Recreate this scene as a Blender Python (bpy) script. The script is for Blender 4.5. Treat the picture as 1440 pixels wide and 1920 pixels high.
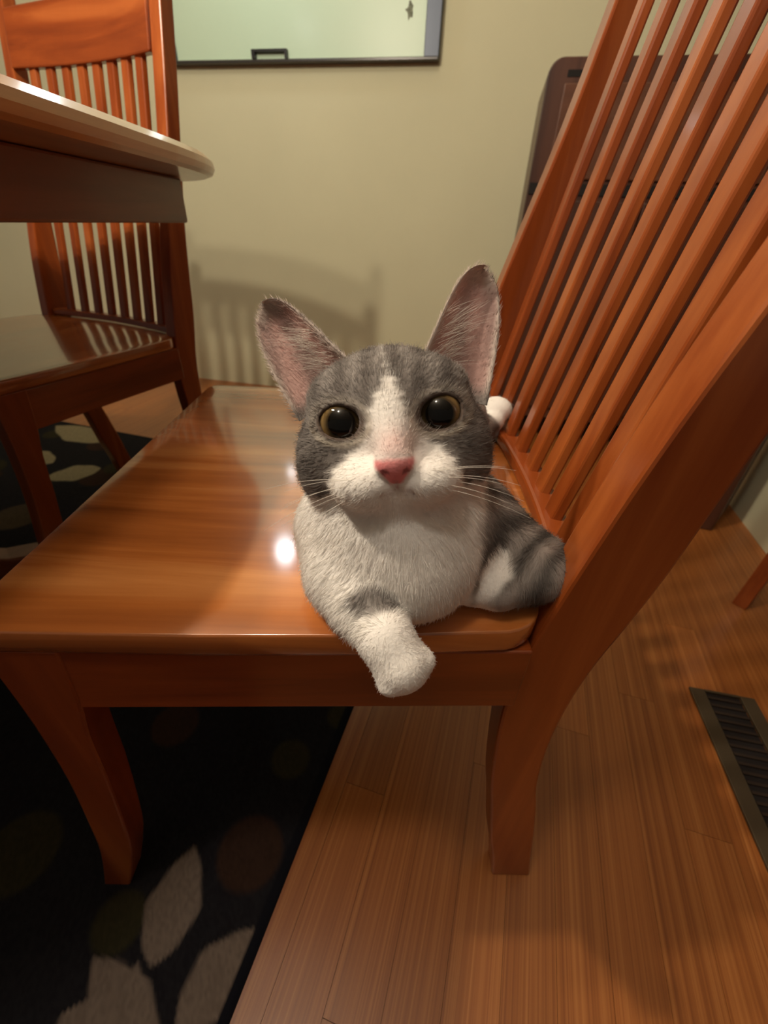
import bpy, bmesh, math, random
import numpy as np
from mathutils import Vector, Matrix
random.seed(7); np.random.seed(7)
for o in list(bpy.data.objects): bpy.data.objects.remove(o, do_unlink=True)
S = bpy.context.scene; COL = S.collection

# ---------------------------------------------------------------- camera
F_PX, PITCH, ROLL, CAM_Z = 803.3, 0.5935, 0.0445, 0.6666
cam = bpy.data.cameras.new('camera'); camo = bpy.data.objects.new('camera', cam); COL.objects.link(camo); S.camera = camo
cam.sensor_fit = 'VERTICAL'; cam.sensor_height = 36.0; cam.lens = F_PX/1920*36.0
cam.clip_start = 0.01
cR, sR = math.cos(ROLL), math.sin(ROLL); cP, sP = math.cos(PITCH), math.sin(PITCH)
rt0 = Vector((1, 0, 0)); up0 = Vector((0, sP, cP)); fw = Vector((0, cP, -sP))
RT = rt0*cR + up0*sR
UP = up0*cR - rt0*sR
camo.matrix_world = Matrix(((RT.x, UP.x, -fw.x, 0), (RT.y, UP.y, -fw.y, 0), (RT.z, UP.z, -fw.z, CAM_Z), (0, 0, 0, 1)))
cam.dof.use_dof = True; cam.dof.focus_distance = 0.27; cam.dof.aperture_fstop = 8.0

# ---------------------------------------------------------------- world, lamps, exposure
w = bpy.data.worlds.new('world'); S.world = w; w.use_nodes = True
bg = w.node_tree.nodes['Background']; bg.inputs[0].default_value = (1.0, 0.86, 0.70, 1); bg.inputs[1].default_value = 0.085
def lamp(name, loc, power, col, rad=0.03):
    l = bpy.data.lights.new(name, 'POINT'); l.energy = power; l.color = col; l.shadow_soft_size = rad
    o = bpy.data.objects.new(name, l); o.location = loc; COL.objects.link(o); return o
WARM = (1.0, 0.85, 0.66)
lamp('chandelier_bulb', (-.685, .26, 1.58), 27, WARM, .022)
lamp('chandelier_bulb', (-.68, .33, 1.41), 14, WARM, .022)
lamp('room_fill', (-.45, -0.15, 2.25), 20, (1.0, .90, .78), .10)  # added fill light overhead, lifts the cat's face and the shaded sides
lamp('wall_bulb', (-0.50, 1.75, 1.585), 1.6, (.9, .95, 1.0), .045)
lamp('wall_bulb', (-0.434, 1.75, 1.22), .12, (.9, .95, 1.0), .018)
S.view_settings.view_transform = 'Standard'; S.view_settings.look = 'None'
S.view_settings.exposure = 0.22; S.view_settings.gamma = 1.0; S.view_settings.use_curve_mapping = False

# ---------------------------------------------------------------- helpers
def tag(o, label=None, cat=None, group=None, kind=None):
    if label: o['label'] = label
    if cat: o['category'] = cat
    if group: o['group'] = group
    if kind: o['kind'] = kind
    return o
def empty(name, loc, rz=0):
    o = bpy.data.objects.new(name, None); COL.objects.link(o); o.location = loc; o.rotation_euler = (0, 0, rz)
    o.empty_display_size = .05
    return o
def obj(name, bm, mat, parent=None, smooth=False, bevel=0, seg=2):
    me = bpy.data.meshes.new(name)
    if isinstance(bm, bmesh.types.BMesh):
        bmesh.ops.recalc_face_normals(bm, faces=bm.faces); bm.to_mesh(me); bm.free()
    else:
        me.from_pydata(bm[0], [], bm[1]); me.update()
    o = bpy.data.objects.new(name, me); COL.objects.link(o)
    if mat: me.materials.append(mat)
    if parent: o.parent = parent
    if smooth: me.shade_smooth()
    if bevel:
        m = o.modifiers.new('bevel', 'BEVEL'); m.width = bevel; m.segments = seg; m.limit_method = 'ANGLE'; m.angle_limit = .6
        m.harden_normals = False
    return o
def box(bm, x0, x1, y0, y1, z0, z1):
    v = [bm.verts.new(p) for p in ((x0,y0,z0),(x1,y0,z0),(x1,y1,z0),(x0,y1,z0),(x0,y0,z1),(x1,y0,z1),(x1,y1,z1),(x0,y1,z1))]
    for f in ((0,3,2,1),(4,5,6,7),(0,1,5,4),(1,2,6,5),(2,3,7,6),(3,0,4,7)): bm.faces.new([v[i] for i in f])
    return v
def boxm(*a):
    bm = bmesh.new(); box(bm, *a); return bm
def loft(rings, closed=True):
    """rings: list of equal-length point lists; caps the ends"""
    bm = bmesh.new(); R = [[bm.verts.new(p) for p in r] for r in rings]; n = len(R[0])
    for a, b in zip(R, R[1:]):
        for i in range(n if closed else n-1):
            bm.faces.new((a[i], a[(i+1) % n], b[(i+1) % n], b[i]))
    bm.faces.new(R[0][::-1]); bm.faces.new(R[-1]); return bm
def prism(pts, z0, z1):
    return loft([[(x, y, z0) for x, y in pts], [(x, y, z1) for x, y in pts]])

# ---------------------------------------------------------------- materials
def mat(name):
    m = bpy.data.materials.new(name); m.use_nodes = True; nt = m.node_tree
    return m, nt, nt.nodes['Principled BSDF']
def N(nt, t, **k):
    n = nt.nodes.new(t)
    for a, b in k.items(): setattr(n, a, b)
    return n
def ramp(nt, stops):
    r = N(nt, 'ShaderNodeValToRGB'); e = r.color_ramp.elements
    while len(e) < len(stops): e.new(.5)
    for el, (p, c) in zip(e, stops): el.position = p; el.color = (*c, 1)
    return r
def wood(name, dark, mid, light, axis='x', scale=1.0, rough=.3, coat=.3, rnd=False, coat_rough=.12):
    m, nt, b = mat(name); L = nt.links
    tc = N(nt, 'ShaderNodeTexCoord'); mp = N(nt, 'ShaderNodeMapping')
    s = {'x': (1.6, 26, 26), 'y': (26, 1.6, 26), 'z': (26, 26, 1.6)}[axis]
    mp.inputs['Scale'].default_value = tuple(v*scale for v in s)
    L.new(tc.outputs['Object'], mp.inputs[0])
    vec = mp.outputs[0]
    oi = N(nt, 'ShaderNodeObjectInfo')
    if rnd:
        ad = N(nt, 'ShaderNodeVectorMath', operation='ADD'); mu = N(nt, 'ShaderNodeMath', operation='MULTIPLY'); mu.inputs[1].default_value = 57
        L.new(oi.outputs['Random'], mu.inputs[0]); L.new(vec, ad.inputs[0]); L.new(mu.outputs[0], ad.inputs[1]); vec = ad.outputs[0]
    n1 = N(nt, 'ShaderNodeTexNoise'); n1.inputs['Scale'].default_value = 1.0; n1.inputs['Detail'].default_value = 6; n1.inputs['Roughness'].default_value = .6; n1.inputs['Distortion'].default_value = .6
    L.new(vec, n1.inputs['Vector'])
    n2 = N(nt, 'ShaderNodeTexNoise'); n2.inputs['Scale'].default_value = .28; n2.inputs['Detail'].default_value = 3; n2.inputs['Distortion'].default_value = 1.2
    L.new(vec, n2.inputs['Vector'])
    mx = N(nt, 'ShaderNodeMath', operation='MULTIPLY_ADD'); mx.inputs[1].default_value = .55
    m2 = N(nt, 'ShaderNodeMath', operation='MULTIPLY'); m2.inputs[1].default_value = .45
    L.new(n2.outputs[0], m2.inputs[0]); L.new(n1.outputs[0], mx.inputs[0]); L.new(m2.outputs[0], mx.inputs[2])
    r = ramp(nt, [(.34, dark), (.5, mid), (.64, light)]); L.new(mx.outputs[0], r.inputs[0]); colo = r.outputs[0]
    if rnd:
        hs = N(nt, 'ShaderNodeHueSaturation'); mr = N(nt, 'ShaderNodeMapRange'); mr.inputs[3].default_value = .86; mr.inputs[4].default_value = 1.12
        L.new(oi.outputs['Random'], mr.inputs[0]); L.new(mr.outputs[0], hs.inputs['Value']); L.new(colo, hs.inputs['Color']); colo = hs.outputs[0]
    L.new(colo, b.inputs['Base Color'])
    b.inputs['Roughness'].default_value = rough; b.inputs['Coat Weight'].default_value = coat; b.inputs['Coat Roughness'].default_value = coat_rough
    bp = N(nt, 'ShaderNodeBump'); bp.inputs['Strength'].default_value = .06; bp.inputs['Distance'].default_value = .002
    L.new(n1.outputs[0], bp.inputs['Height']); L.new(bp.outputs[0], b.inputs['Normal'])
    return m
def plain(name, c, rough=.6, metal=0, noise=0, nscale=40, coat=0, bump=0):
    m, nt, b = mat(name); L = nt.links
    b.inputs['Base Color'].default_value = (*c, 1); b.inputs['Roughness'].default_value = rough; b.inputs['Metallic'].default_value = metal
    b.inputs['Coat Weight'].default_value = coat
    if noise:
        tc = N(nt, 'ShaderNodeTexCoord'); n = N(nt, 'ShaderNodeTexNoise'); n.inputs['Scale'].default_value = nscale; n.inputs['Detail'].default_value = 4
        L.new(tc.outputs['Object'], n.inputs['Vector'])
        r = ramp(nt, [(.3, tuple(v*(1-noise) for v in c)), (.7, tuple(min(1, v*(1+noise)) for v in c))])
        L.new(n.outputs[0], r.inputs[0]); L.new(r.outputs[0], b.inputs['Base Color'])
        if bump:
            bp = N(nt, 'ShaderNodeBump'); bp.inputs['Strength'].default_value = bump; bp.inputs['Distance'].default_value = .001
            L.new(n.outputs[0], bp.inputs['Height']); L.new(bp.outputs[0], b.inputs['Normal'])
    return m
def vcol(name, attr, rough=.9, sheen=0.0, noise=0):
    m, nt, b = mat(name); L = nt.links
    a = N(nt, 'ShaderNodeAttribute', attribute_name=attr); L.new(a.outputs['Color'], b.inputs['Base Color'])
    b.inputs['Roughness'].default_value = rough; b.inputs['Sheen Weight'].default_value = sheen
    b.inputs['Specular IOR Level'].default_value = .15
    if noise:
        tc = N(nt, 'ShaderNodeTexCoord'); n = N(nt, 'ShaderNodeTexNoise'); n.inputs['Scale'].default_value = 400; n.inputs['Detail'].default_value = 3
        L.new(tc.outputs['Object'], n.inputs['Vector'])
        bp = N(nt, 'ShaderNodeBump'); bp.inputs['Strength'].default_value = noise; bp.inputs['Distance'].default_value = .001
        L.new(n.outputs[0], bp.inputs['Height']); L.new(bp.outputs[0], b.inputs['Normal'])
    return m
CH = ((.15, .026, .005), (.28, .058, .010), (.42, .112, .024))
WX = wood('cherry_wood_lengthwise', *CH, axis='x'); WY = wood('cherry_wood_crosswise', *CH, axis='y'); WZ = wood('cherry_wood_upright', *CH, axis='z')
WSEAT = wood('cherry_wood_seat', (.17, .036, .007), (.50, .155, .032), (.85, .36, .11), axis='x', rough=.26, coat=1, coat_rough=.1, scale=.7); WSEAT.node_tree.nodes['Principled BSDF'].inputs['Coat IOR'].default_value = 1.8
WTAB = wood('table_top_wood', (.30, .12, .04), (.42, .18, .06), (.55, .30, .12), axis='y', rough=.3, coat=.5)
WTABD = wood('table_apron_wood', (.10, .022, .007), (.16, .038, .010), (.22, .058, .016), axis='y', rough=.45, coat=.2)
WFLOOR = wood('floor_plank_wood', (.23, .066, .013), (.35, .114, .025), (.46, .175, .046), axis='y', rough=.36, coat=.25, rnd=True, coat_rough=.25)
WDARK = wood('dark_brown_wood', (.05, .018, .010), (.085, .030, .016), (.12, .045, .024), axis='z', rough=.45, coat=.15)
M_WALL = plain('wall_paint', (.71, .69, .47), .85, noise=.03, nscale=3)
M_CEIL = plain('ceiling_paint', (.75, .70, .6), .9)

# ---------------------------------------------------------------- the room
AW = -0.19; WO = Vector((0, 1.914, 0)); WD = Vector((math.cos(AW), math.sin(AW), 0)); WN = Vector((-math.sin(AW), math.cos(AW), 0))
def wallm(s0, s1, n0, n1, z0, z1):          # a box in wall coordinates: s along the wall, n behind it
    bm = bmesh.new(); vs = box(bm, s0, s1, n0, n1, z0, z1)
    for v in vs: p = WO + WD*v.co.x + WN*v.co.y; v.co = (p.x, p.y, v.co.z)
    return bm
tag(obj('wall_back', wallm(-2.6, 2.6, 0, .1, 0, 2.5), M_WALL), kind='structure')
# side wall piece on the right, and its dark door casing
bm = bmesh.new(); A = Vector((1.045, 1.13, 0)); B = Vector((.965, 0.80, 0)); d = (B-A).normalized(); n = Vector((-d.y, d.x, 0))
q = [A, B, B+n*.09, A+n*.09]
tag(obj('wall_right', prism([(p.x, p.y) for p in q], 0, 2.5), M_WALL), kind='structure')
tag(obj('ceiling', boxm(-2.8, 2.8, -2.2, 2.5, 2.5, 2.6), M_CEIL), kind='structure')

AR = -0.273                                  # floor boards and rug share this direction
FD = Vector((math.sin(AR), -math.cos(AR), 0)); FX = Vector((math.cos(AR), math.sin(AR), 0))
floor = obj('floor', boxm(-2.6, 2.6, -2.2, 2.6, -.05, -.0145), plain('subfloor', (.03, .015, .008), .9))
tag(floor, kind='structure')
pm = obj('plank', boxm(-.5, .5, -.5, .5, -.5, .5), WFLOOR); pmesh = pm.data; bpy.data.objects.remove(pm)
PW = .0572
rowsN = 0
for i in range(-46, 30):
    x = (i+.5)*PW; y = -2.1 + random.uniform(-.9, 0)*0
    y = -0.75 - random.uniform(0, .5)
    while y < 2.6:
        ln = random.uniform(.9, 1.8)
        # keep only boards that fall inside the room around the camera
        c = FX*(x) - FD*(y+ln/2)
        if -2.3 < c.x < 1.8 and c.y-ln*.5 < 2.05 and c.y+ln*.5 > -.35 and c.x-c.y*.9 < 1.3:
            o = bpy.data.objects.new('plank', pmesh); COL.objects.link(o); o.parent = floor
            o.location = (c.x, c.y, -.0065); o.scale = (PW-.0004, ln-.0005, .013); o.rotation_euler = (0, 0, AR); rowsN += 1
        y += ln

# ---------------------------------------------------------------- rug
def floor_pt(px, py):
    u = (px-720)/F_PX; v = (py-960)/F_PX
    c, s = math.cos(-ROLL), math.sin(-ROLL); u, v = u*c-v*s, u*s+v*c
    r = Vector((u, cP-v*sP, -(sP+v*cP))); k = -CAM_Z/r.z
    return Vector((r.x*k, r.y*k))
rc = Vector((0.1616, 1.1105))                # far right corner of the rug
RW, RLN = 1.9, 1.9
nx, ny = 560, 560
gx, gy = np.meshgrid(np.linspace(0, -RW, nx+1), np.linspace(0, RLN, ny+1), indexing='ij')
PX = rc.x + FX.x*gx + FD.x*gy; PY = rc.y + FX.y*gx + FD.y*gy
base = np.array([.012, .011, .014]); rcol = np.tile(base, (nx+1, ny+1, 1)).astype(float)
rcol[..., :] += (np.random.rand(nx+1, ny+1, 1)-.5)*.006
def paint(m, c): rcol[:] = rcol*(1-m[..., None])+np.array(c)*(.85+.3*np.random.rand(*m.shape, 1))*m[..., None]
def disc(cx, cy, r): return np.clip((r-np.hypot(PX-cx, PY-cy))/.006+.5, 0, 1)
def leaf(tx, ty, bx, by, wd):
    ax = np.array([tx-bx, ty-by]); L_ = np.hypot(*ax); ax /= L_
    t = ((PX-bx)*ax[0]+(PY-by)*ax[1])/L_; s = -(PX-bx)*ax[1]+(PY-by)*ax[0]
    prof = wd*np.sin(np.pi*np.clip(t, 0, 1)**.85)**.9*(1+.06*np.sin(17*t))
    return np.clip((prof-np.abs(s))/.004+.3, 0, 1)*(t > 0)*(t < 1)
OL, BRN, TAU = (.030, .026, .012), (.036, .018, .012), (.17, .130, .105)
for px, py, r, c in ((545, 1425, .028, OL), (40, 1600, .045, OL), (330, 1360, .035, BRN), (470, 1600, .04, BRN), (225, 1730, .028, OL), (640, 1345, .022, OL)):
    p = floor_pt(px, py); paint(disc(p.x, p.y, r), c)
rr = random.Random(5)
for k in range(46):
    a, b = rr.uniform(-RW+.1, -.05), rr.uniform(.05, 1.0); p = rc + Vector((FX.x*a+FD.x*b, FX.y*a+FD.y*b))
    if p.y > .52: paint(disc(p.x, p.y, rr.uniform(.03, .07)), rr.choice((OL, BRN, OL, (.07, .05, .03))))
for (tx, ty), (bx, by), wd in (((367, 1586), (285, 1815), .031), ((495, 1740), (330, 1930), .030), ((175, 1795), (290, 2000), .026), ((262, 1806), (170, 2040), .03), ((120, 1900), (200, 2060), .05)):
    a = floor_pt(tx, ty); b = floor_pt(bx, by); paint(leaf(a.x, a.y, b.x, b.y, wd), TAU)
for (tx, ty), (bx, by), wd in (((105, 800), (200, 830), .06), ((80, 900), (190, 880), .05), ((20, 850), (100, 870), .05)):
    a = floor_pt(tx, ty); b = floor_pt(bx, by); paint(leaf(a.x, a.y, b.x, b.y, wd), (.30, .26, .16))
rim = (gx > -.012) | (gy < .012) | (gx < -RW+.012) | (gy > RLN-.012); rcol[rim] = (.006, .006, .010)
zz = np.full(PX.shape, .004) + (np.random.rand(*PX.shape)-.5)*.0006
zz[(gx > -.001) | (gy < .001) | (gx < -RW+.001) | (gy > RLN-.001)] = .0004
V = np.stack([PX, PY, zz], -1).reshape(-1, 3); idx = np.arange((nx+1)*(ny+1)).reshape(nx+1, ny+1)
Fq = np.stack([idx[:-1, :-1], idx[:-1, 1:], idx[1:, 1:], idx[1:, :-1]], -1).reshape(-1, 4)
def mesh_np(name, V, Fc, color=None, attr='col'):
    me = bpy.data.meshes.new(name); me.vertices.add(len(V)); me.vertices.foreach_set('co', V.astype(np.float32).ravel())
    k = Fc.shape[1]; me.loops.add(len(Fc)*k); me.loops.foreach_set('vertex_index', Fc.astype(np.int32).ravel())
    me.polygons.add(len(Fc)); me.polygons.foreach_set('loop_start', (np.arange(len(Fc))*k).astype(np.int32))
    me.update(calc_edges=True)
    if color is not None:
        at = me.color_attributes.new(attr, 'FLOAT_COLOR', 'POINT')
        at.data.foreach_set('color', np.concatenate([color, np.ones((len(V), 1))], 1).astype(np.float32).ravel())
    me.shade_smooth(); return me
me = mesh_np('area_rug', V, Fq[:, ::-1], rcol.reshape(-1, 3)); rug = bpy.data.objects.new('area_rug', me); COL.objects.link(rug)
me.materials.append(vcol('rug_pile', 'col', .95, noise=.4))
tag(rug, 'dark rug with pale leaf shapes and dim olive discs under the table and chairs', 'rug')

# ---------------------------------------------------------------- dining chairs (forward is local -X)
def slab_path(path, half):                   # path: (front x, back x, z); a post of that side outline, half = lateral half width
    def rings(yc): return [[(f, yc-half, z), (b, yc-half, z), (b, yc+half, z), (f, yc+half, z)] for f, b, z in path]
    return rings
OX = 0.0663                                   # world x of outline points minus the chair's origin
REAR = [(.150,.197,0),(.141,.186,.054),(.128,.176,.112),(.116,.162,.184),(.107,.151,.233),(.099,.144,.3),(.095,.144,.36),(.097,.149,.41),(.104,.158,.455),
        (.112,.166,.5),(.124,.173,.56),(.136,.180,.61),(.150,.188,.66),(.178,.209,.76),(.205,.234,.88),(.229,.256,1.0)]
FRONT = [(-.318,-.288,0),(-.290,-.257,.10),(-.276,-.242,.18),(-.264,-.230,.26),(-.258,-.222,.33),(-.256,-.212,.38),(-.256,-.206,.436)]
def smooth_path(P, n=3):
    out = []
    for i in range(len(P)-1):
        p0 = P[max(i-1, 0)]; p1 = P[i]; p2 = P[i+1]; p3 = P[min(i+2, len(P)-1)]
        for k in range(n):
            t = k/n
            out.append(tuple(.5*((2*b)+(-a+c)*t+(2*a-5*b+4*c-d)*t*t+(-a+3*b-3*c+d)*t**3) for a, b, c, d in zip(p0, p1, p2, p3)))
    out.append(P[-1]); return out
def make_chair(label, group):
    t = tag(empty('dining_chair', (0, 0, 0)), label, 'chair', group)
    # seat: dished board with rounded corners, wider in front
    out = []
    def arc(cx, cy, r, a0, a1, n=6):
        for k in range(n+1):
            a = math.radians(a0+(a1-a0)*k/n); out.append((cx+r*math.cos(a), cy+r*math.sin(a)))
    arc(-.182, -.219, .016, 180, 270); 
    for x, y in ((-.05, -.2335), (.05, -.230), (.11, -.226)): out.append((x, y))
    arc(.140, -.192, .032, 280, 345, 5)
    for k in range(9):
        yy = -.17+.34*k/8; out.append((.190+.012*(1-(yy/.19)**2), yy))
    arc(.140, .192, .032, 15, 80, 5)
    for x, y in ((.11, .226), (.05, .230), (-.05, .2335)): out.append((x, y))
    arc(-.182, .219, .016, 90, 180)
    bm = bmesh.new(); n = len(out); rings = []
    for z, sc in ((.435, .996), (.438, 1), (.445, 1.001), (.4530, 1), (.4547, .9975), (.455, .994)):
        rings.append([bm.verts.new((x*sc, y*sc, z)) for x, y in out])
    for a, b in zip(rings, rings[1:]):
        for i in range(n): bm.faces.new((a[i], a[(i+1) % n], b[(i+1) % n], b[i]))
    bm.faces.new(rings[0][::-1]); prev = rings[-1]
    for sc in (.9, .75, .55, .35, .15):
        dz = -.0035*(1-((sc-.15)/.8)**2) if sc < .95 else 0
        ring = [bm.verts.new((x*sc, y*sc, .455+dz)) for x, y in out]
        for i in range(n): bm.faces.new((prev[i], prev[(i+1) % n], ring[(i+1) % n], ring[i]))
        prev = ring
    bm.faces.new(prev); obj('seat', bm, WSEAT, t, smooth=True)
    # aprons
    def bar(p, q, th, z0, z1, m):
        d = (Vector(q)-Vector(p)).normalized(); nn = Vector((-d.y, d.x))*th/2
        pts = [Vector(p)+nn, Vector(p)-nn, Vector(q)-nn, Vector(q)+nn]
        return obj('apron', prism([(a.x, a.y) for a in pts], z0, z1), m, t, bevel=.0015)
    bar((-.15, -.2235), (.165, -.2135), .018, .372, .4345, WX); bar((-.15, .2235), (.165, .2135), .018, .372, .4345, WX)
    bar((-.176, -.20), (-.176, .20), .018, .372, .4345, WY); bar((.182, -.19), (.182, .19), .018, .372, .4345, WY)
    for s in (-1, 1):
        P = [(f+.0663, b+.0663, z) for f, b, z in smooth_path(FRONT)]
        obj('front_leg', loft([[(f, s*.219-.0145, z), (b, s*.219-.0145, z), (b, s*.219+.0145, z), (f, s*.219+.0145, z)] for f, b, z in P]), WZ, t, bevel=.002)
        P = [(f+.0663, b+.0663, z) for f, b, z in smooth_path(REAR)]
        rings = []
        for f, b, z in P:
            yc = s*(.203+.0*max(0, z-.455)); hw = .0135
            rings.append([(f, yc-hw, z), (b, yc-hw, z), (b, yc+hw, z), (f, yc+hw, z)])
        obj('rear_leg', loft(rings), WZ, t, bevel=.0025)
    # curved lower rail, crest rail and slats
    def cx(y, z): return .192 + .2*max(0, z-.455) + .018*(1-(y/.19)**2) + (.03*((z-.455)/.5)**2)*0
    def cross_strip(name, z0, z1, th, arch=0):
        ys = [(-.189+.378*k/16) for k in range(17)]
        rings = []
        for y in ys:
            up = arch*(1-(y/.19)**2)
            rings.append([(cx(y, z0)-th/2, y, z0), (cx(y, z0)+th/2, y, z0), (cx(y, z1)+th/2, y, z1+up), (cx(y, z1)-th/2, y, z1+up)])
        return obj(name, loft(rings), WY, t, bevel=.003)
    cross_strip('lower_rail', .4555, .468, .024); cross_strip('crest_rail', .893, .980, .02, .006)
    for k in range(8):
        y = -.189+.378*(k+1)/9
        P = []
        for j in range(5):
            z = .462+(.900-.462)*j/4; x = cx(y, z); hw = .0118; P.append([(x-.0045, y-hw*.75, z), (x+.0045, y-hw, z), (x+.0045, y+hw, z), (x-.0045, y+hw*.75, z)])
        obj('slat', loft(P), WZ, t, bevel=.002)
    return t
def copy_tree(o, parent=None):
    c = o.copy(); COL.objects.link(c)
    if parent: c.parent = parent
    for ch in list(o.children): copy_tree(ch, c)
    return c
GC = 'matching cherry wood dining chairs with slatted backs'
chair = make_chair('cherry wood dining chair in front with the cat lying on its seat', GC)
chair.location = (-.0663, .405, 0); chair.rotation_euler = (0, 0, .02)
c2 = copy_tree(chair); c2.location = (-.713, .856, 0); c2.rotation_euler = (0, 0, 1.16)
c2['label'] = 'dining chair at far left tucked behind the table, back toward the wall'
c3 = copy_tree(chair); c3.location = (1.115, .675, 0); c3.rotation_euler = (0, 0, -2.5)
c3['label'] = 'dining chair cut off by the right edge, only its dark lower part showing'

# ---------------------------------------------------------------- table
tb = tag(empty('dining_table', (-.96, .46, 0)), 'wooden dining table with thick rounded top at upper left', 'table')
def sup(a, b, z, n=96, e=4.0):
    return [(a*abs(math.cos(th))**(2/e)*(1 if math.cos(th) > 0 else -1), b*abs(math.sin(th))**(2/e)*(1 if math.sin(th) > 0 else -1), z) for th in [2*math.pi*k/n+.0001 for k in range(n)]]
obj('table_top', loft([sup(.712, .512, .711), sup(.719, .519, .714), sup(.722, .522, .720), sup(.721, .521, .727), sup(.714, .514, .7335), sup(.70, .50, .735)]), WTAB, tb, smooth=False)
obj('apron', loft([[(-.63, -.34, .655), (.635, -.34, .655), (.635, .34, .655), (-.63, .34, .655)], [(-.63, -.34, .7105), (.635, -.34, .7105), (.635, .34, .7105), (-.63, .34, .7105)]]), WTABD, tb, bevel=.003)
def lathe(prof, n=24):
    return loft([[(r*math.cos(2*math.pi*k/n), r*math.sin(2*math.pi*k/n), z) for k in range(n)] for r, z in prof])
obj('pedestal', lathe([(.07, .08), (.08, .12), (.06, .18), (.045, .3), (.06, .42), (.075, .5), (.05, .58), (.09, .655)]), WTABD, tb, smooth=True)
for k in range(4):
    a = math.radians(35+90*k) if False else math.radians(45+90*k)
    rings = []
    for r, zc, hh, hw in ((.03, .15, .05, .03), (.15, .12, .035, .028), (.28, .055, .025, .026), (.38, .033, .024, .03)):
        ca, sa = math.cos(a), math.sin(a)
        rings.append([(r*ca-s*hw*sa, r*sa+s*hw*ca, zc+z*hh) for s, z in ((-1, -1), (1, -1), (1, 1), (-1, 1))])
    obj('foot', loft(rings), WTABD, tb, bevel=.004)

# ---------------------------------------------------------------- board on the wall
M_FR = plain('slate_frame', (.055, .07, .10), .35, metal=.3); M_BD = plain('pale_green_panel', (.62, .80, .60), .35, noise=.02, nscale=4)
wb = tag(empty('wall_board', (WO.x, WO.y, 1.09), AW), 'pale green board in a thin dark frame hanging on the wall', 'board')
x0, x1, h1 = -.80, .112, .62
obj('panel', boxm(x0+.005, x1-.02, -.018, -.004, .004, h1), M_BD, wb)
obj('frame', boxm(x1-.046, x1, -.030, -.002, .002, h1), M_FR, wb, bevel=.002); obj('frame', boxm(x0, x0+.024, -.030, -.002, .002, h1), M_FR, wb, bevel=.002)
obj('frame', boxm(x0+.001, x1-.001, -.032, -.002, -.005, .0035), plain('dark_bottom_rail', (.05, .045, .04), .3), wb, bevel=.002)
obj('frame', boxm(x0, x1, -.030, -.002, h1, h1+.026), M_FR, wb, bevel=.002)
bm = bmesh.new(); cx0, cx1 = -.500, -.378
box(bm, cx0, cx1, -.034, -.019, .020, .026); box(bm, cx0, cx0+.012, -.034, -.019, .004, .020); box(bm, cx1-.008, cx1, -.034, -.019, .004, .020)
obj('clip', bm, plain('black_clip', (.012, .012, .014), .4), wb)
bm = bmesh.new(); rs = random.Random(3)
ctr = bm.verts.new((.014, -.0185, .105))
ring = [bm.verts.new((.014+math.cos(a)*rr_, -.0185, .105+math.sin(a)*rr_*1.5)) for a, rr_ in [(2*math.pi*k/14, rs.uniform(.006, .016)) for k in range(14)]]
for k in range(14): bm.faces.new((ctr, ring[k], ring[(k+1) % 14]))
obj('smudge', bm, plain('grey_mark', (.22, .24, .17), .8, noise=.5, nscale=300), wb)

# ---------------------------------------------------------------- dark cabinet on the wall at right
cb = tag(empty('wooden_cabinet', (WO.x, WO.y, 0), AW), 'dark brown wooden cabinet with rounded top corners behind the slatted chair back', 'cabinet')
cx0, cx1, D0 = .432, 1.06, -.30
zt = 1.027
def rrect(x0, x1, z0, z1, r, n=6):
    pts = [(x0, z0), (x1, z0)]
    for k in range(n+1): a = math.pi/2*k/n; pts.append((x1-r+r*math.cos(a), z1-r+r*math.sin(a)))
    for k in range(n+1): a = math.pi/2+math.pi/2*k/n; pts.append((x0+r+r*math.cos(a), z1-r+r*math.sin(a)))
    return pts
P = rrect(cx0, cx1, .10, zt, .035)
obj('body', loft([[(x, D0, z) for x, z in P], [(x, -.002, z) for x, z in P]]), WDARK, cb, bevel=.003)
obj('upper_panel', boxm(cx0+.045, cx1-.045, D0-.008, D0-.0005, .785, .978), wood('mid_brown_wood', (.10, .036, .017), (.14, .052, .025), (.18, .07, .035), 'x', rough=.4), cb, bevel=.003)
obj('hand_slot', boxm(.480, .532, D0-.0018, D0-.0003, .990, 1.003), plain('black_slot', (.008, .006, .005), .8), cb)
obj('cross_strip', boxm(cx0+.004, cx1-.004, D0-.004, D0-.0005, .750, .776), plain('gap_shade', (.01, .007, .006), .8), cb)  # thin black strip, stands in for the shade in the handle gap
obj('door', boxm(cx0+.045, (cx0+cx1)/2-.002, D0-.012, D0-.0005, .14, .738), WDARK, cb, bevel=.003)
obj('door', boxm((cx0+cx1)/2+.002, cx1-.045, D0-.012, D0-.0005, .14, .738), WDARK, cb, bevel=.003)
for x in (cx0+.03, cx1-.03):
    for y in (D0+.03, -.035): obj('leg', boxm(x-.025, x+.025, y-.025, y+.025, 0, .0995), WDARK, cb)
# dark upright casing at the wall's end
tag(obj('trim_1', prism([(.845, .985), (.897, .965), (1.03, 1.10), (.98, 1.13)], 0, 2.3), WDARK, bevel=.004), kind='structure')

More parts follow.
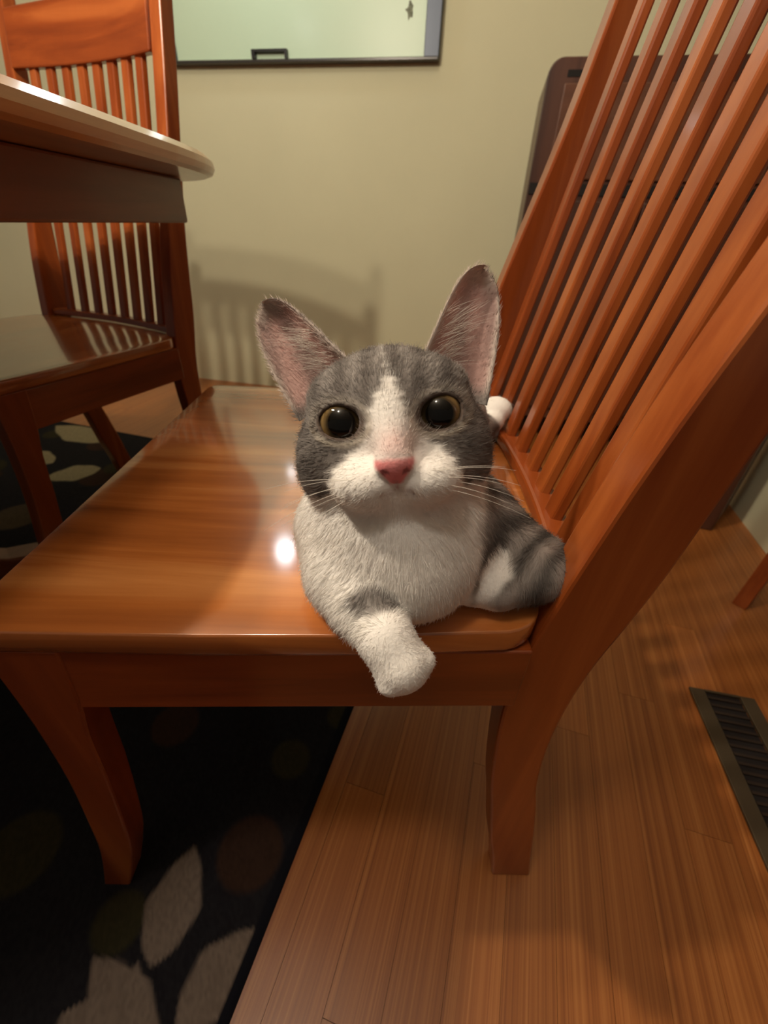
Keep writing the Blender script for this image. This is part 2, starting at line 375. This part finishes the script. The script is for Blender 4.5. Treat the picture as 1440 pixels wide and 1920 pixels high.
# ---------------------------------------------------------------- floor register
fr_ = tag(empty('floor_register', (.555, .471, 0), 0), 'brown metal floor vent with dark louvred middle, set in the boards at right', 'vent')
a = floor_pt(1290, 1290); b = floor_pt(1440, 1640); ax = (b-a).normalized(); per = Vector((-ax.y, ax.x))
if per.x < 0: per = -per
def fp(u, v, z): p = a + per*u + ax*v; return (p.x-.555, p.y-.471, z)
def fbox(u0, u1, v0, v1, z0, z1):
    return loft([[fp(u0, v0, z), fp(u1, v0, z), fp(u1, v1, z), fp(u0, v1, z)] for z in (z0, z1)])
M_REG = plain('brown_metal', (.10, .075, .045), .45, metal=.4)
RWd, RL = .105, .36
obj('frame', fbox(0, .024, 0, RL, .0005, .005), M_REG, fr_, bevel=.001); obj('frame', fbox(RWd-.024, RWd, 0, RL, .0005, .005), M_REG, fr_, bevel=.001)
obj('frame', fbox(.0245, RWd-.0245, 0, .004, .0005, .005), M_REG, fr_); obj('frame', fbox(.0245, RWd-.0245, RL-.018, RL, .0005, .005), M_REG, fr_)
obj('duct', fbox(.0245, RWd-.0245, .0045, RL-.0185, .0003, .0008), plain('duct_dark', (.01, .006, .006), .9), fr_)
M_LV = plain('louvre_metal', (.045, .03, .022), .5, metal=.4)
k = 0
for vv in np.arange(.012, RL-.03, .014):
    obj('louvre', fbox(.0255, RWd-.0255, vv, vv+.0045, .001, .0035), M_LV, fr_)

#CAT#
# ---------------------------------------------------------------- the cat: one continuous surface from a smooth distance field
CAMP = Vector((0, 0, CAM_Z))
def dep(px, py, d):                           # a point at depth d (metres along the lens axis) on the line through a photo pixel
    u = (px-720)/F_PX; v = (py-960)/F_PX
    c, s = math.cos(-ROLL), math.sin(-ROLL); u, v = u*c-v*s, u*s+v*c
    return np.array([u, cP-v*sP, -(sP+v*cP)])*d + np.array([0, 0, CAM_Z])
HC = dep(733, 800, .247)                      # centre of the head
tF = -(HC-np.array(CAMP)); tF /= np.linalg.norm(tF)
hU = np.array(UP); hU = hU-tF*(hU@tF); hU /= np.linalg.norm(hU); hR = np.cross(hU, tF)
th = math.radians(5.5); hR, hU = hR*math.cos(th)+hU*math.sin(th), hU*math.cos(th)-hR*math.sin(th)
HM = np.stack([hR, hU, tF])                   # rows: head right (image), up, forward
def H(x, y, z): return HC + (hR*x+hU*y+tF*z)*.01
h_ = .0019
lo = np.array([-.105, .115, .405]); hi = np.array([.185, .60, .66])
ax_ = [np.arange(lo[i], hi[i], h_) for i in range(3)]
G = np.stack(np.meshgrid(*ax_, indexing='ij'), -1).astype(np.float32)
def sell(P, c, r, R=None):                    # approximate distance to an ellipsoid, R rows = its axes
    q = P-np.array(c, np.float32)
    if R is not None: q = q@np.array(R, np.float32).T
    r = np.array(r, np.float32); k0 = np.linalg.norm(q/r, axis=-1); k1 = np.linalg.norm(q/(r*r), axis=-1)+1e-6
    return k0*(k0-1)/k1
def scap(P, a, b, ra, rb):
    a = np.array(a, np.float32); b = np.array(b, np.float32); ab = b-a
    t = np.clip(((P-a)@ab)/(ab@ab), 0, 1); return np.linalg.norm(P-a-t[..., None]*ab, axis=-1)-(ra+(rb-ra)*t)
def smin(a, b, k):
    hh = np.clip(.5+.5*(b-a)/k, 0, 1); return b+(a-b)*hh-k*hh*(1-hh)
def smax(a, b, k): return -smin(-a, -b, k)
def cm(v): return tuple(x*.01 for x in v)
def region(fn, c, rad, F, k, op=smin):        # evaluate a primitive only near its centre
    c = np.array(c); i0 = np.maximum(((c-rad-lo)/h_).astype(int), 0); i1 = np.minimum(((c+rad-lo)/h_).astype(int)+2, G.shape[:3])
    sl = tuple(slice(a, b) for a, b in zip(i0, i1))
    F[sl] = op(F[sl], fn(G[sl]), k)
TS = .455
def onseat(px, py, z):
    p0 = dep(px, py, 1.0)-np.array(CAMP); return np.array(CAMP)+p0*((z-CAM_Z)/p0[2])
F = np.full(G.shape[:3], 1.0, np.float32)
# trunk and limbs, world space
CHEST = dep(750, 998, .292)
PR = [('e', CHEST, (.0545, .060, .054)), ('e', dep(742, 950, .285), (.049, .050, .045)), ('e', dep(748, 1060, .272), (.040, .030, .026)), ('e', dep(845, 985, .292), (.027, .034, .034)),
      ('e', (.020, .33, .506), (.060, .085, .050)), ('e', (.035, .425, .502), (.060, .070, .047)),
      ('e', (.070, .44, .490), (.034, .060, .034)),
      ('c', (.06, .40, .49), (.095, .46, .475), .026, .016), ('c', (.095, .46, .472), tuple(onseat(925, 790, .478)), .015, .0125)]
for k_ in PR:
    if k_[0] == 'e': region(lambda P: sell(P, k_[1], k_[2]), k_[1], max(k_[2])+.03, F, .02)
    else: region(lambda P: scap(P, k_[1], k_[2], k_[3], k_[4]), (np.array(k_[1])+np.array(k_[2]))/2, .10, F, .015)
HF = onseat(930, 768, .487); HF2 = onseat(921, 812, .466)
region(lambda P: sell(P, HF, (.019, .018, .015)), HF, .04, F, .004); region(lambda P: sell(P, HF2, (.009, .009, .008)), HF2, .03, F, .002)
# tail curled on the far side
TL = [(-.005, .47, .475), (-.03, .49, .470), (-.035, .45, .469), (-.03, .41, .469)]
for a, b in zip(TL, TL[1:]): region(lambda P: scap(P, a, b, .013, .012), (np.array(a)+np.array(b))/2, .06, F, .01)
# fore legs
SH_L = dep(622, 990, .290); EL_L = dep(640, 1085, .272); WR_L = onseat(678, 1138, .477); PA0 = dep(722, 1195, .2385); PA1 = dep(752, 1244, .2365)
def seg(a, b, ra, rb, k=.012): region(lambda P: scap(P, a, b, ra, rb), (np.array(a)+np.array(b))/2, np.linalg.norm(np.array(a)-np.array(b))/2+max(ra, rb)+.02, F, k)
def ell(c, r, k=.01, R=None): region(lambda P: sell(P, c, r, R), c, max(r)+.02, F, k)
seg(SH_L, EL_L, .024, .019, .02); seg(EL_L, WR_L, .0205, .0185); seg(WR_L, PA0, .0175, .0155, .008); seg(PA0, PA1, .0155, .0160, .005)
pd = (PA1-PA0); pd /= np.linalg.norm(pd); pn = np.array(CAMP)-PA1; pn -= pd*(pn@pd); pn /= np.linalg.norm(pn); ps = np.cross(pd, pn)
for sx in (-1.5, -.5, .5, 1.5):               # four toes
    c = PA1 + pd*(.0085-.0022*abs(sx)) + ps*(sx*.0072) + pn*.0015
    seg(PA1 + ps*sx*.0055, c, .0078, .0072, .0025)
SH_R = dep(895, 968, .300); EL_R = onseat(1000, 1062, .479); WR_R = onseat(935, 1098, .474); PAR = onseat(897, 1093, .473)
seg(SH_R, EL_R, .026, .0205, .02); ell(EL_R+np.array([.0, .0, 0]), (.022, .024, .018)); seg(EL_R, WR_R, .0185, .016); seg(WR_R, PAR, .0155, .0160, .004)
for sx in (-1.5, -.5, .5, 1.5):
    c = PAR + np.array([-.008+.002*abs(sx), sx*.0068, -.001]); seg(PAR+np.array([0, sx*.005, 0]), c, .0078, .0072, .0025)
# neck
region(lambda P: scap(P, H(0, -1.0, -1.5), CHEST, .043, .052), (H(0, 0, -1)+CHEST)/2, .13, F, .02)
# head, in head space (cm)
i0 = np.maximum(((HC-.09-lo)/h_).astype(int), 0); i1 = np.minimum(((HC+.09-lo)/h_).astype(int)+2, G.shape[:3]); slh = tuple(slice(a, b) for a, b in zip(i0, i1))
Q = (G[slh]-HC.astype(np.float32))@HM.T.astype(np.float32)*100
def hl(c, r): return sell(Q, c, r)
D = hl((0, .35, -.7), (4.75, 4.15, 4.0))
for s in (-1, 1):
    D = smin(D, hl((s*3.0, -1.3, .3), (2.55, 2.5, 2.5)), 1.2)
    D = smin(D, hl((s*3.1, -2.7, -.2), (2.3, 1.5, 2.0)), 1.2)       # cheek ruff
    D = smin(D, hl((s*2.4, 1.9, 1.2), (1.7, 1.3, 1.5)), 1.2)        # brow
D = smin(D, scap(Q, (0, 1.9, 2.2), (0, -1.2, 4.0), 1.15, .80), 1.3)
for s in (-1, 1):
    D = smin(D, hl((s*1.5, -2.85, 2.75), (1.95, 1.35, 1.65)), .7)   # muzzle pads
    D = smin(D, hl((s*2.55, .35, 1.75), (1.62, 1.45, 1.45)), .5)   # around the eyes
D = smin(D, hl((0, -3.75, 2.1), (1.6, 1.0, 1.45)), .5)             # chin
D = smin(D, scap(Q, (-.5, -1.85, 4.35), (.5, -1.85, 4.35), .38, .38), .55)   # nose
D = smin(D, scap(Q, (0, -1.9, 4.4), (0, -2.45, 4.35), .40, .26), .35)
for s in (-1, 1):
    D = smax(D, -hl((s*.52, -2.12, 4.85), (.20, .13, .35)), .10)    # nostrils
    D = smax(D, -scap(Q, (s*.12, -3.05, 4.35), (s*.85, -3.32, 4.0), .08, .09), .15)      # mouth
D = smax(D, -scap(Q, (0, -2.55, 4.6), (0, -3.05, 4.4), .07, .09), .15)
EYE = {s: np.array([s*2.56, .45, 1.86]) for s in (-1, 1)}; ER = 1.28
def eyehole(P, s, grow=0.0):                  # almond opening, outer corner raised
    a = math.radians(9*s); x = P[..., 0]-s*2.56; y = P[..., 1]-.45
    xr = x*math.cos(a)+y*math.sin(a); yr = y*math.cos(a)-x*math.sin(a)
    return np.sqrt((xr/1.08)**2+(yr/.80)**2)-1
for s in (-1, 1):
    hole = eyehole(Q, s)*.85; hole = np.maximum(hole, 1.4-Q[..., 2])
    D = smax(D, -hole, .12)
F[slh] = smin(F[slh], (D*.01).astype(np.float32), .008)
# keep the cat on, not in, the seat
seatz = np.where((G[..., 1] > .166), TS+.0006-G[..., 2], -1).astype(np.float32)
F = smax(F, seatz, .002)
rnd_ = np.random.RandomState(1)
# surface nets
ins = F < 0
c8 = np.zeros(tuple(n-1 for n in F.shape), np.int8)
for dx in (0, 1):
    for dy in (0, 1):
        for dz in (0, 1): c8 += ins[dx:F.shape[0]-1+dx, dy:F.shape[1]-1+dy, dz:F.shape[2]-1+dz]
act = (c8 > 0) & (c8 < 8); ids = -np.ones(act.shape, np.int64); ij = np.argwhere(act); ids[act] = np.arange(len(ij))
acc = np.zeros((len(ij), 3)); cnt = np.zeros(len(ij))
corn = [(a, b, c) for a in (0, 1) for b in (0, 1) for c in (0, 1)]
for A in corn:
    for ax in range(3):
        if A[ax]: continue
        Bc = list(A); Bc[ax] = 1
        fa = F[tuple((ij+A).T)]; fb = F[tuple((ij+Bc).T)]; m = (fa < 0) != (fb < 0)
        t = np.where(m, fa/(fa-fb+1e-12), 0); p = ij+np.array(A); p = p.astype(float); p[:, ax] += t
        acc[m] += p[m]; cnt[m] += 1
Vc = lo + (acc/cnt[:, None])*h_
quads = []
for ax in range(3):
    o1, o2 = [(1, 2), (2, 0), (0, 1)][ax]
    sa = [slice(1, -1)]*3; sb = [slice(1, -1)]*3; sa[ax] = slice(0, -1); sb[ax] = slice(1, None)
    e = ins[tuple(sa)] != ins[tuple(sb)]; pos = np.argwhere(e); off = np.ones(3, int); off[ax] = 0; pos = pos+off
    d1 = np.zeros(3, int); d1[o1] = 1; d2 = np.zeros(3, int); d2[o2] = 1
    q = np.stack([ids[tuple((pos-d1-d2).T)], ids[tuple((pos-d2).T)], ids[tuple(pos.T)], ids[tuple((pos-d1).T)]], 1)
    fl = ins[tuple(pos.T)]; q[~fl] = q[~fl][:, ::-1]; quads.append(q)
Qd = np.concatenate(quads); Qd = Qd[(Qd >= 0).all(1)]
# relax a little (keeps eye rims)
nb = np.concatenate([Qd[:, [0, 1]], Qd[:, [1, 2]], Qd[:, [2, 3]], Qd[:, [3, 0]]]); nb = np.concatenate([nb, nb[:, ::-1]])
for it in range(2):
    sm = np.zeros_like(Vc); ct = np.bincount(nb[:, 0], minlength=len(Vc))
    for i in range(3): sm[:, i] = np.bincount(nb[:, 0], weights=Vc[nb[:, 1], i], minlength=len(Vc))
    Vc = Vc*.5 + .5*sm/np.maximum(ct, 1)[:, None]
# ears: cupped double shells in head space, part of the same mesh
EAR = {-1: dict(b=(-3.95, 2.95), t=(-6.75, 7.75)), 1: dict(b=(3.95, 2.45), t=(6.15, 8.35))}
earinfo = []
def ear(s):
    b = np.array(EAR[s]['b']); t_ = np.array(EAR[s]['t']); axv = t_-b; L_ = np.linalg.norm(axv); axv /= L_
    sd = np.array([axv[1], -axv[0]])*s        # points to the outer side
    nu, nv = 28, 30; pts = np.zeros((2, nu+1, nv+1, 3)); inf = np.zeros((2, nu+1, nv+1, 3))
    for lay in (0, 1):
        for i in range(nu+1):
            for j in range(nv+1):
                u = -1+2*i/nu; vv = math.sin(j/nv*math.pi/2)
                w_ = (2.4-1.08*vv)*(1-vv**7)**.5; c = b + axv*(vv*L_-1.0*(1-vv)); p = c + sd*(u*w_ + (.12 if u > 0 else .12)*math.sin(math.pi*vv)*abs(u))
                cup = 1.25*(1-u*u)*(1-.7*vv)*(1-vv**7)**.5 + .05
                z = -.9 - cup - .7*vv + (-.35*u if True else 0) + .5*max(0, -u)**2*(1-vv)
                if lay: z -= .22+.10*(1-abs(u)); p = p
                pts[lay, i, j] = (p[0], p[1], z); inf[lay, i, j] = (u, vv, lay)
    return pts, inf, (nu, nv)
Vall = [Vc]; Fall = [Qd]; kind = [np.zeros((len(Vc), 4))]; base_i = len(Vc)
for s in (-1, 1):
    pts, inf, (nu, nv) = ear(s)
    W = HC + (pts.reshape(-1, 3)@HM)*.01
    kk = np.concatenate([np.ones((len(W), 1)), inf.reshape(-1, 3)], 1)
    id_ = np.arange(2*(nu+1)*(nv+1)).reshape(2, nu+1, nv+1)+base_i; fs = []
    for lay in (0, 1):
        a = id_[lay]; f = np.stack([a[:-1, :-1], a[1:, :-1], a[1:, 1:], a[:-1, 1:]], -1).reshape(-1, 4)
        if (lay == 1) != (s < 0): f = f[:, ::-1]
        fs.append(f)
    for (r0, r1) in ((id_[0][0], id_[1][0]), (id_[1][-1], id_[0][-1])):
        f = np.stack([r0[:-1], r0[1:], r1[1:], r1[:-1]], -1)
        fs.append(f if s > 0 else f[:, ::-1])
    r0, r1 = id_[0][:, -1], id_[1][:, -1]; f = np.stack([r0[:-1], r0[1:], r1[1:], r1[:-1]], -1); fs.append(f if s > 0 else f[:, ::-1])
    Vall.append(W); Fall.append(np.concatenate(fs)); kind.append(kk); base_i += len(W)
VV = np.concatenate(Vall); FF = np.concatenate(Fall); KK = np.concatenate(kind)
# coat colours
def sst(a, b, x): t = np.clip((x-a)/(b-a), 0, 1); return t*t*(3-2*t)
def mixc(A, B, m): return A*(1-m[:, None])+np.array(B)*m[:, None]
def wob(P, f, ph=0): return np.sin(P[:, 0]*f+ph)*np.sin(P[:, 1]*f*1.1+ph*2)*np.sin(P[:, 2]*f*.9+ph*3)
GREY = (.185, .165, .152); LGREY = (.36, .33, .31); DGREY = (.085, .072, .066); WHITE = (.86, .83, .79); PINK = (.78, .22, .23); EARP = (.60, .38, .34)
def coat(P, K):
    n = len(P); q = ((P-HC)@HM.T)*100; C = np.tile(np.array(GREY), (n, 1)).astype(float)
    C *= (1+.16*wob(P, 260)+.12*wob(P, 90, 1))[:, None]
    head = 1-sst(5.2, 6.5, np.linalg.norm((q-np.array([0, -.3, 0]))*np.array([.9, 1, .9]), axis=1))
    x, y, z = q.T
    # body: white chest and legs
    wb_ = (P[:, 1] < .30) | (P[:, 2] < .47)
    bodywhite = (1-sst(.285, .33, P[:, 1]+.25*np.maximum(0, P[:, 2]-.53)))
    bodywhite *= 1-sst(.060, .066, P[:, 0]-.10*(P[:, 1]-.25)+.003*wob(P, 150))*(P[:, 1] > .18)
    body = mixc(C*(1+.58*np.sin(P[:, 0]*330-P[:, 1]*300+2.5*wob(P, 70)))[:, None]*1.25, WHITE, bodywhite)
    # grey patch on top of the hanging fore leg
    pc = WR_L+np.array([.0075, -.006, .010]); dd = np.linalg.norm((P-pc)*np.array([.9, 1, 1]), axis=1)+.002*wob(P, 300)
    body = mixc(body, (.15, .13, .12), (1-sst(.0115, .0165, dd))*.92)
    # tucked fore leg: grey to the wrist, white paw
    m = (1-sst(.0165, .020, np.linalg.norm((P-(PAR+np.array([.004, 0, .0])))*np.array([.9, 1, .6]), axis=1)+.0015*wob(P, 300))); body = mixc(body, WHITE, m)
    m = ((1-sst(.026, .030, np.linalg.norm(P-HF, axis=1)))); body = mixc(body, WHITE, m)
    # head
    hc = C.copy()
    st = np.sin(x*4.6+.5*np.sin(y*1.3))*sst(1.0, 2.2, y)*(1-sst(4.6, 5.2, np.abs(x))); hc = mixc(hc, DGREY, np.clip(st, 0, 1)*.50); hc = mixc(hc, LGREY, np.clip(-st, 0, 1)*.35)
    ck = np.sin(y*3.2+np.abs(x)*1.4)*sst(3.2, 4.2, np.abs(x))*(1-sst(.3, 1.2, y)); hc = mixc(hc, DGREY, np.clip(ck, 0, 1)*.5)
    ax = np.abs(x+.12*np.sin(y*2)); wd_ = np.interp(y, [-6, -4.2, -3.4, -2.6, -1.8, -1.0, -.3, .5, 1.2, 2.0, 2.8], [3.4, 3.4, 3.5, 3.45, 3.0, 2.1, 1.15, .95, .75, .38, -.1])
    wd_ = wd_ + .12*np.sin(y*9)+.08*np.sin(y*17+x)
    hc = mixc(hc, WHITE, 1-sst(-.25, .25, ax-wd_))
    hc = mixc(hc, WHITE, (1-sst(-3.6, -3.3, y+.12*np.sin(x*7)))*.9)
    # pale rims round the eyes, dark lid edges
    for s in (-1, 1):
        e = eyehole(q, s); front = (z > 1.2)
        ring_ = np.exp(-((e-.42)/.16)**2)*front*(.45+.55*sst(.3, -.6, (y-.45))); hc = mixc(hc, (.62, .56, .47), np.clip(ring_, 0, 1)*.75)
        hc = mixc(hc, (.10, .07, .055), (1-sst(.10, .26, e))*front)
    # nose: pink pad and blush above it, mouth line
    hn = (y < -1.45) & (y > -2.75) & (z > 3.6)
    tri = np.abs(x) - (.92-.75*np.clip((-1.85-y)/.95, 0, 1)); hc = mixc(hc, PINK, (1-sst(-.05, .18, tri))*hn*sst(-2.9, -2.75, y)*(1-sst(-1.62, -1.42, y)))
    hc = mixc(hc, (.80, .50, .46), np.exp(-((x-.1)/1.0)**2-((y+.9)/.9)**2)*.65*(z > 2.5))
    for s in (-1, 1):
        hc = mixc(hc, (.25, .06, .06), (np.linalg.norm((q-np.array([s*.52, -2.12, 4.5]))*np.array([1, 1.4, .5]), axis=1) < .2).astype(float)*.8)
    ml = np.abs(y-(-3.05-.34*np.abs(x)))
    hc = mixc(hc, (.30, .17, .14), np.exp(-(ml/.16)**2)*(np.abs(x) < .9)*(z > 2.4)*.45)
    hc = mixc(hc, (.45, .22, .2), np.exp(-(x/.10)**2)*((y < -2.6) & (y > -3.1))*.8)
    out = body*(1-head[:, None]) + hc*head[:, None]
    # ears
    e = K[:, 0] > .5; u, v, lay = K[:, 1], K[:, 2], K[:, 3]
    inner = mixc(np.tile(np.array(EARP), (n, 1)), (.30, .22, .20), np.clip(.5+.5*np.sin(u*6+v*5), 0, 1)*.6)
    inner = mixc(inner, (.62, .54, .48), sst(.80, .97, np.maximum(np.abs(u), v))*.85)
    inner = mixc(inner, GREY, 1-sst(.02, .2, v))
    back_ = np.tile(np.array(GREY), (n, 1)); ec = np.where((lay > .5)[:, None], back_, inner)
    out[e] = ec[e]; return np.clip(out, .01, .95)
CC = coat(VV, KK)
cat = tag(empty('cat', (.03, .30, TS+.0006)), 'grey and white cat lying on the front chair seat with one paw over the edge', 'cat')
off = np.array(cat.location)
me = mesh_np('body', VV-off, FF, CC); bo = bpy.data.objects.new('body', me); COL.objects.link(bo); bo.parent = cat
me.materials.append(vcol('cat_coat', 'col', .9, sheen=.15, noise=.5))
bm = bmesh.new(); bm.from_mesh(me); bmesh.ops.recalc_face_normals(bm, faces=bm.faces); bm.to_mesh(me); bm.free(); me.shade_smooth()
# eyes
def eye_mat():
    m, nt, b = mat('cat_eye'); L = nt.links
    tc = N(nt, 'ShaderNodeTexCoord'); sx = N(nt, 'ShaderNodeSeparateXYZ'); L.new(tc.outputs['Object'], sx.inputs[0])
    cb_ = N(nt, 'ShaderNodeCombineXYZ'); L.new(sx.outputs[0], cb_.inputs[0]); L.new(sx.outputs[1], cb_.inputs[1])
    ln = N(nt, 'ShaderNodeVectorMath', operation='LENGTH'); L.new(cb_.outputs[0], ln.inputs[0])
    mu = N(nt, 'ShaderNodeMath', operation='MULTIPLY'); mu.inputs[1].default_value = 80; L.new(ln.outputs['Value'], mu.inputs[0])
    r = ramp(nt, [(0, (.004, .004, .004)), (.54, (.005, .004, .003)), (.62, (.06, .04, .018)), (.80, (.24, .155, .06)), (.90, (.10, .065, .03)), (.95, (.02, .012, .008))])
    L.new(mu.outputs[0], r.inputs[0]); L.new(r.outputs[0], b.inputs['Base Color'])
    b.inputs['Roughness'].default_value = .06; b.inputs['Specular IOR Level'].default_value = .4
    return m
ME = eye_mat()
for s in (-1, 1):
    bm = bmesh.new(); bmesh.ops.create_uvsphere(bm, u_segments=32, v_segments=20, radius=ER*.01)
    o = obj('eye', bm, ME, cat, smooth=True)
    gz = np.array([.0-s*.06, -.02, 1.0]); gz /= np.linalg.norm(gz); zw = Vector(gz@HM); xw = Vector(hR).cross(zw).normalized(); yw = zw.cross(xw)
    p = HC + (EYE[s]@HM)*.01 - off
    o.matrix_local = Matrix(((xw.x, yw.x, zw.x, p[0]), (xw.y, yw.y, zw.y, p[1]), (xw.z, yw.z, zw.z, p[2]), (0, 0, 0, 1)))
# whiskers, brow hairs and ear tufts: thin tapered hairs
def hairs(name, paths, radii, m, parent, kind_=None):
    hc_ = bpy.data.hair_curves.new(name); n = len(paths[0]); hc_.add_curves([n]*len(paths))
    hc_.position_data.foreach_set('vector', np.array(paths, np.float32).ravel())
    a = hc_.attributes.get('radius') or hc_.attributes.new('radius', 'FLOAT', 'POINT'); a.data.foreach_set('value', np.array(radii, np.float32).ravel())
    o = bpy.data.objects.new(name, hc_); COL.objects.link(o); o.parent = parent; hc_.materials.append(m)
    if kind_: o['kind'] = kind_
    return o
M_WH = plain('white_hair', (.85, .80, .72), .6)
rw = random.Random(11)
def bez(p0, d, L_, droop, n=7, side=(0, -1, 0)):
    return [tuple(HC+((np.array(p0)+np.array(d)*L_*t+np.array(side)*droop*t*t)@HM)*.01-off) for t in [i/(n-1) for i in range(n)]]
for s in (-1, 1):
    for i in range(7):
        p0 = (s*(1.3+.18*i), -2.5-.22*(i % 4), 4.1-.12*i); d = np.array([s*1.0, .20-.16*(i % 4)+rw.uniform(-.05, .05), .10]); d /= np.linalg.norm(d)
        hairs('whisker', [bez(p0, d, rw.uniform(3.4, 5.0), .9)], [[.00016*(1-.8*t/6) for t in range(7)]], M_WH, cat)
    P_, R_ = [], []
    b = np.array(EAR[s]['b']); t_ = np.array(EAR[s]['t']); ax2 = t_-b; L2 = np.linalg.norm(ax2); ax2 /= L2; sd2 = np.array([ax2[1], -ax2[0]])*s
    for i in range(110):
        v = rw.uniform(.02, .5); u = rw.uniform(-.95, -.25); p = b+ax2*v*L2+sd2*u*2.2*(1-v**2.3)**.6
        d = ax2*rw.uniform(.4, .9)+sd2*rw.uniform(.3, .9); dd = np.array([d[0], d[1], rw.uniform(.1, .35)]); dd /= np.linalg.norm(dd)
        P_.append(bez((p[0], p[1], -1.0-.9*(1-u*u)), dd, rw.uniform(1.2, 2.6), .3)); R_.append([.00009*(1-.8*t/6) for t in range(7)])
    tag(hairs('ear_hair', P_, R_, M_WH, cat, 'stuff'))
# short fur
def fur():
    tri = np.concatenate([FF[:, [0, 1, 2]], FF[:, [0, 2, 3]]]); a, b, c = VV[tri[:, 0]], VV[tri[:, 1]], VV[tri[:, 2]]
    nm = np.cross(b-a, c-a); ar = np.linalg.norm(nm, axis=1)/2
    vn = np.zeros((len(VV), 3)); co = np.empty(len(VV)*3, np.float32)
    me.vertex_normals.foreach_get('vector', co); vn = co.reshape(-1, 3).astype(float)
    cen = (a+b+c)/3; wgt = ar*((cen[:, 1] < .36)*1.0+.15)
    q = ((cen-HC)@HM.T)*100
    nearface = np.minimum(eyehole(q, -1), eyehole(q, 1)); bad = (nearface < .12) & (q[:, 2] > .8)
    nosez = (np.abs(q[:, 0]) < 1.0) & (q[:, 1] < -1.4) & (q[:, 1] > -2.9) & (q[:, 2] > 3.4)
    under = cen[:, 2] < TS+.004
    kf = KK[tri].mean(1); innr = (kf[:, 0] > .5) & (kf[:, 3] < .5) & (np.maximum(np.abs(kf[:, 1]), kf[:, 2]) < .82)
    wgt[bad | nosez | under] = 0; wgt[innr] *= .25
    r = np.random.RandomState(2); NH = 130000; t = r.choice(len(tri), NH, p=wgt/wgt.sum())
    u = r.rand(NH, 1); v = r.rand(NH, 1); fl = (u+v) > 1; u = np.where(fl, 1-u, u); v = np.where(fl, 1-v, v)
    p = a[t]*(1-u-v)+b[t]*u+c[t]*v; n = vn[tri[t, 0]]; n /= np.linalg.norm(n, axis=1, keepdims=True)+1e-9
    kk = KK[tri[t, 0]]; q = ((p-HC)@HM.T)*100; onhead = (np.linalg.norm(q-np.array([0, -.3, 0]), axis=1) < 6.3) | (kk[:, 0] > .5)
    nose = HC+(np.array([0, -1.6, 4.2])@HM)*.01
    ch = p-nose; ch /= np.linalg.norm(ch, axis=1, keepdims=True)+1e-9
    up_ = np.array([0, .5, -1.0]); comb = np.where(onhead[:, None], ch, up_[None])
    comb = comb-n*(comb*n).sum(1, keepdims=True); comb /= np.linalg.norm(comb, axis=1, keepdims=True)+1e-9
    d = n*.28+comb+.2*r.randn(NH, 3); d /= np.linalg.norm(d, axis=1, keepdims=True)
    dn = np.linalg.norm(p-nose, axis=1); L_ = np.where(onhead, np.clip(.002+dn*.06, .002, .0055), .0058)*(.7+.6*r.rand(NH))
    L_ = np.where(kk[:, 0] > .5, .0035, L_)
    paw = np.minimum(np.linalg.norm(p-PA1, axis=1), np.linalg.norm(p-PAR, axis=1)) < .028; L_ = np.where(paw, L_*.5, L_)
    T = np.array([0, .33, .66, 1.0])[None, :, None]; pts = p[:, None]-n[:, None]*.0004+d[:, None]*L_[:, None, None]*T + (comb*.2-n*.22)[:, None]*L_[:, None, None]*T*T
    pts[..., 2] = np.maximum(pts[..., 2], np.where(pts[..., 1] > .166, TS+.0008, -1))
    rad = np.array([.00009, .00008, .00006, .00002])[None]*np.ones((NH, 1))
    col = coat(p, kk)*(.94+.12*r.rand(NH, 1))
    m, nt, bb = mat('cat_fur'); at = N(nt, 'ShaderNodeAttribute', attribute_name='fur_col'); nt.links.new(at.outputs['Color'], bb.inputs['Base Color']); bb.inputs['Roughness'].default_value = .75; bb.inputs['Specular IOR Level'].default_value = .2
    o = hairs('fur', pts-off, rad, m, cat, 'stuff')
    ca = o.data.attributes.new('fur_col', 'FLOAT_COLOR', 'CURVE'); ca.data.foreach_set('color', np.concatenate([col, np.ones((NH, 1))], 1).astype(np.float32).ravel())
fur()
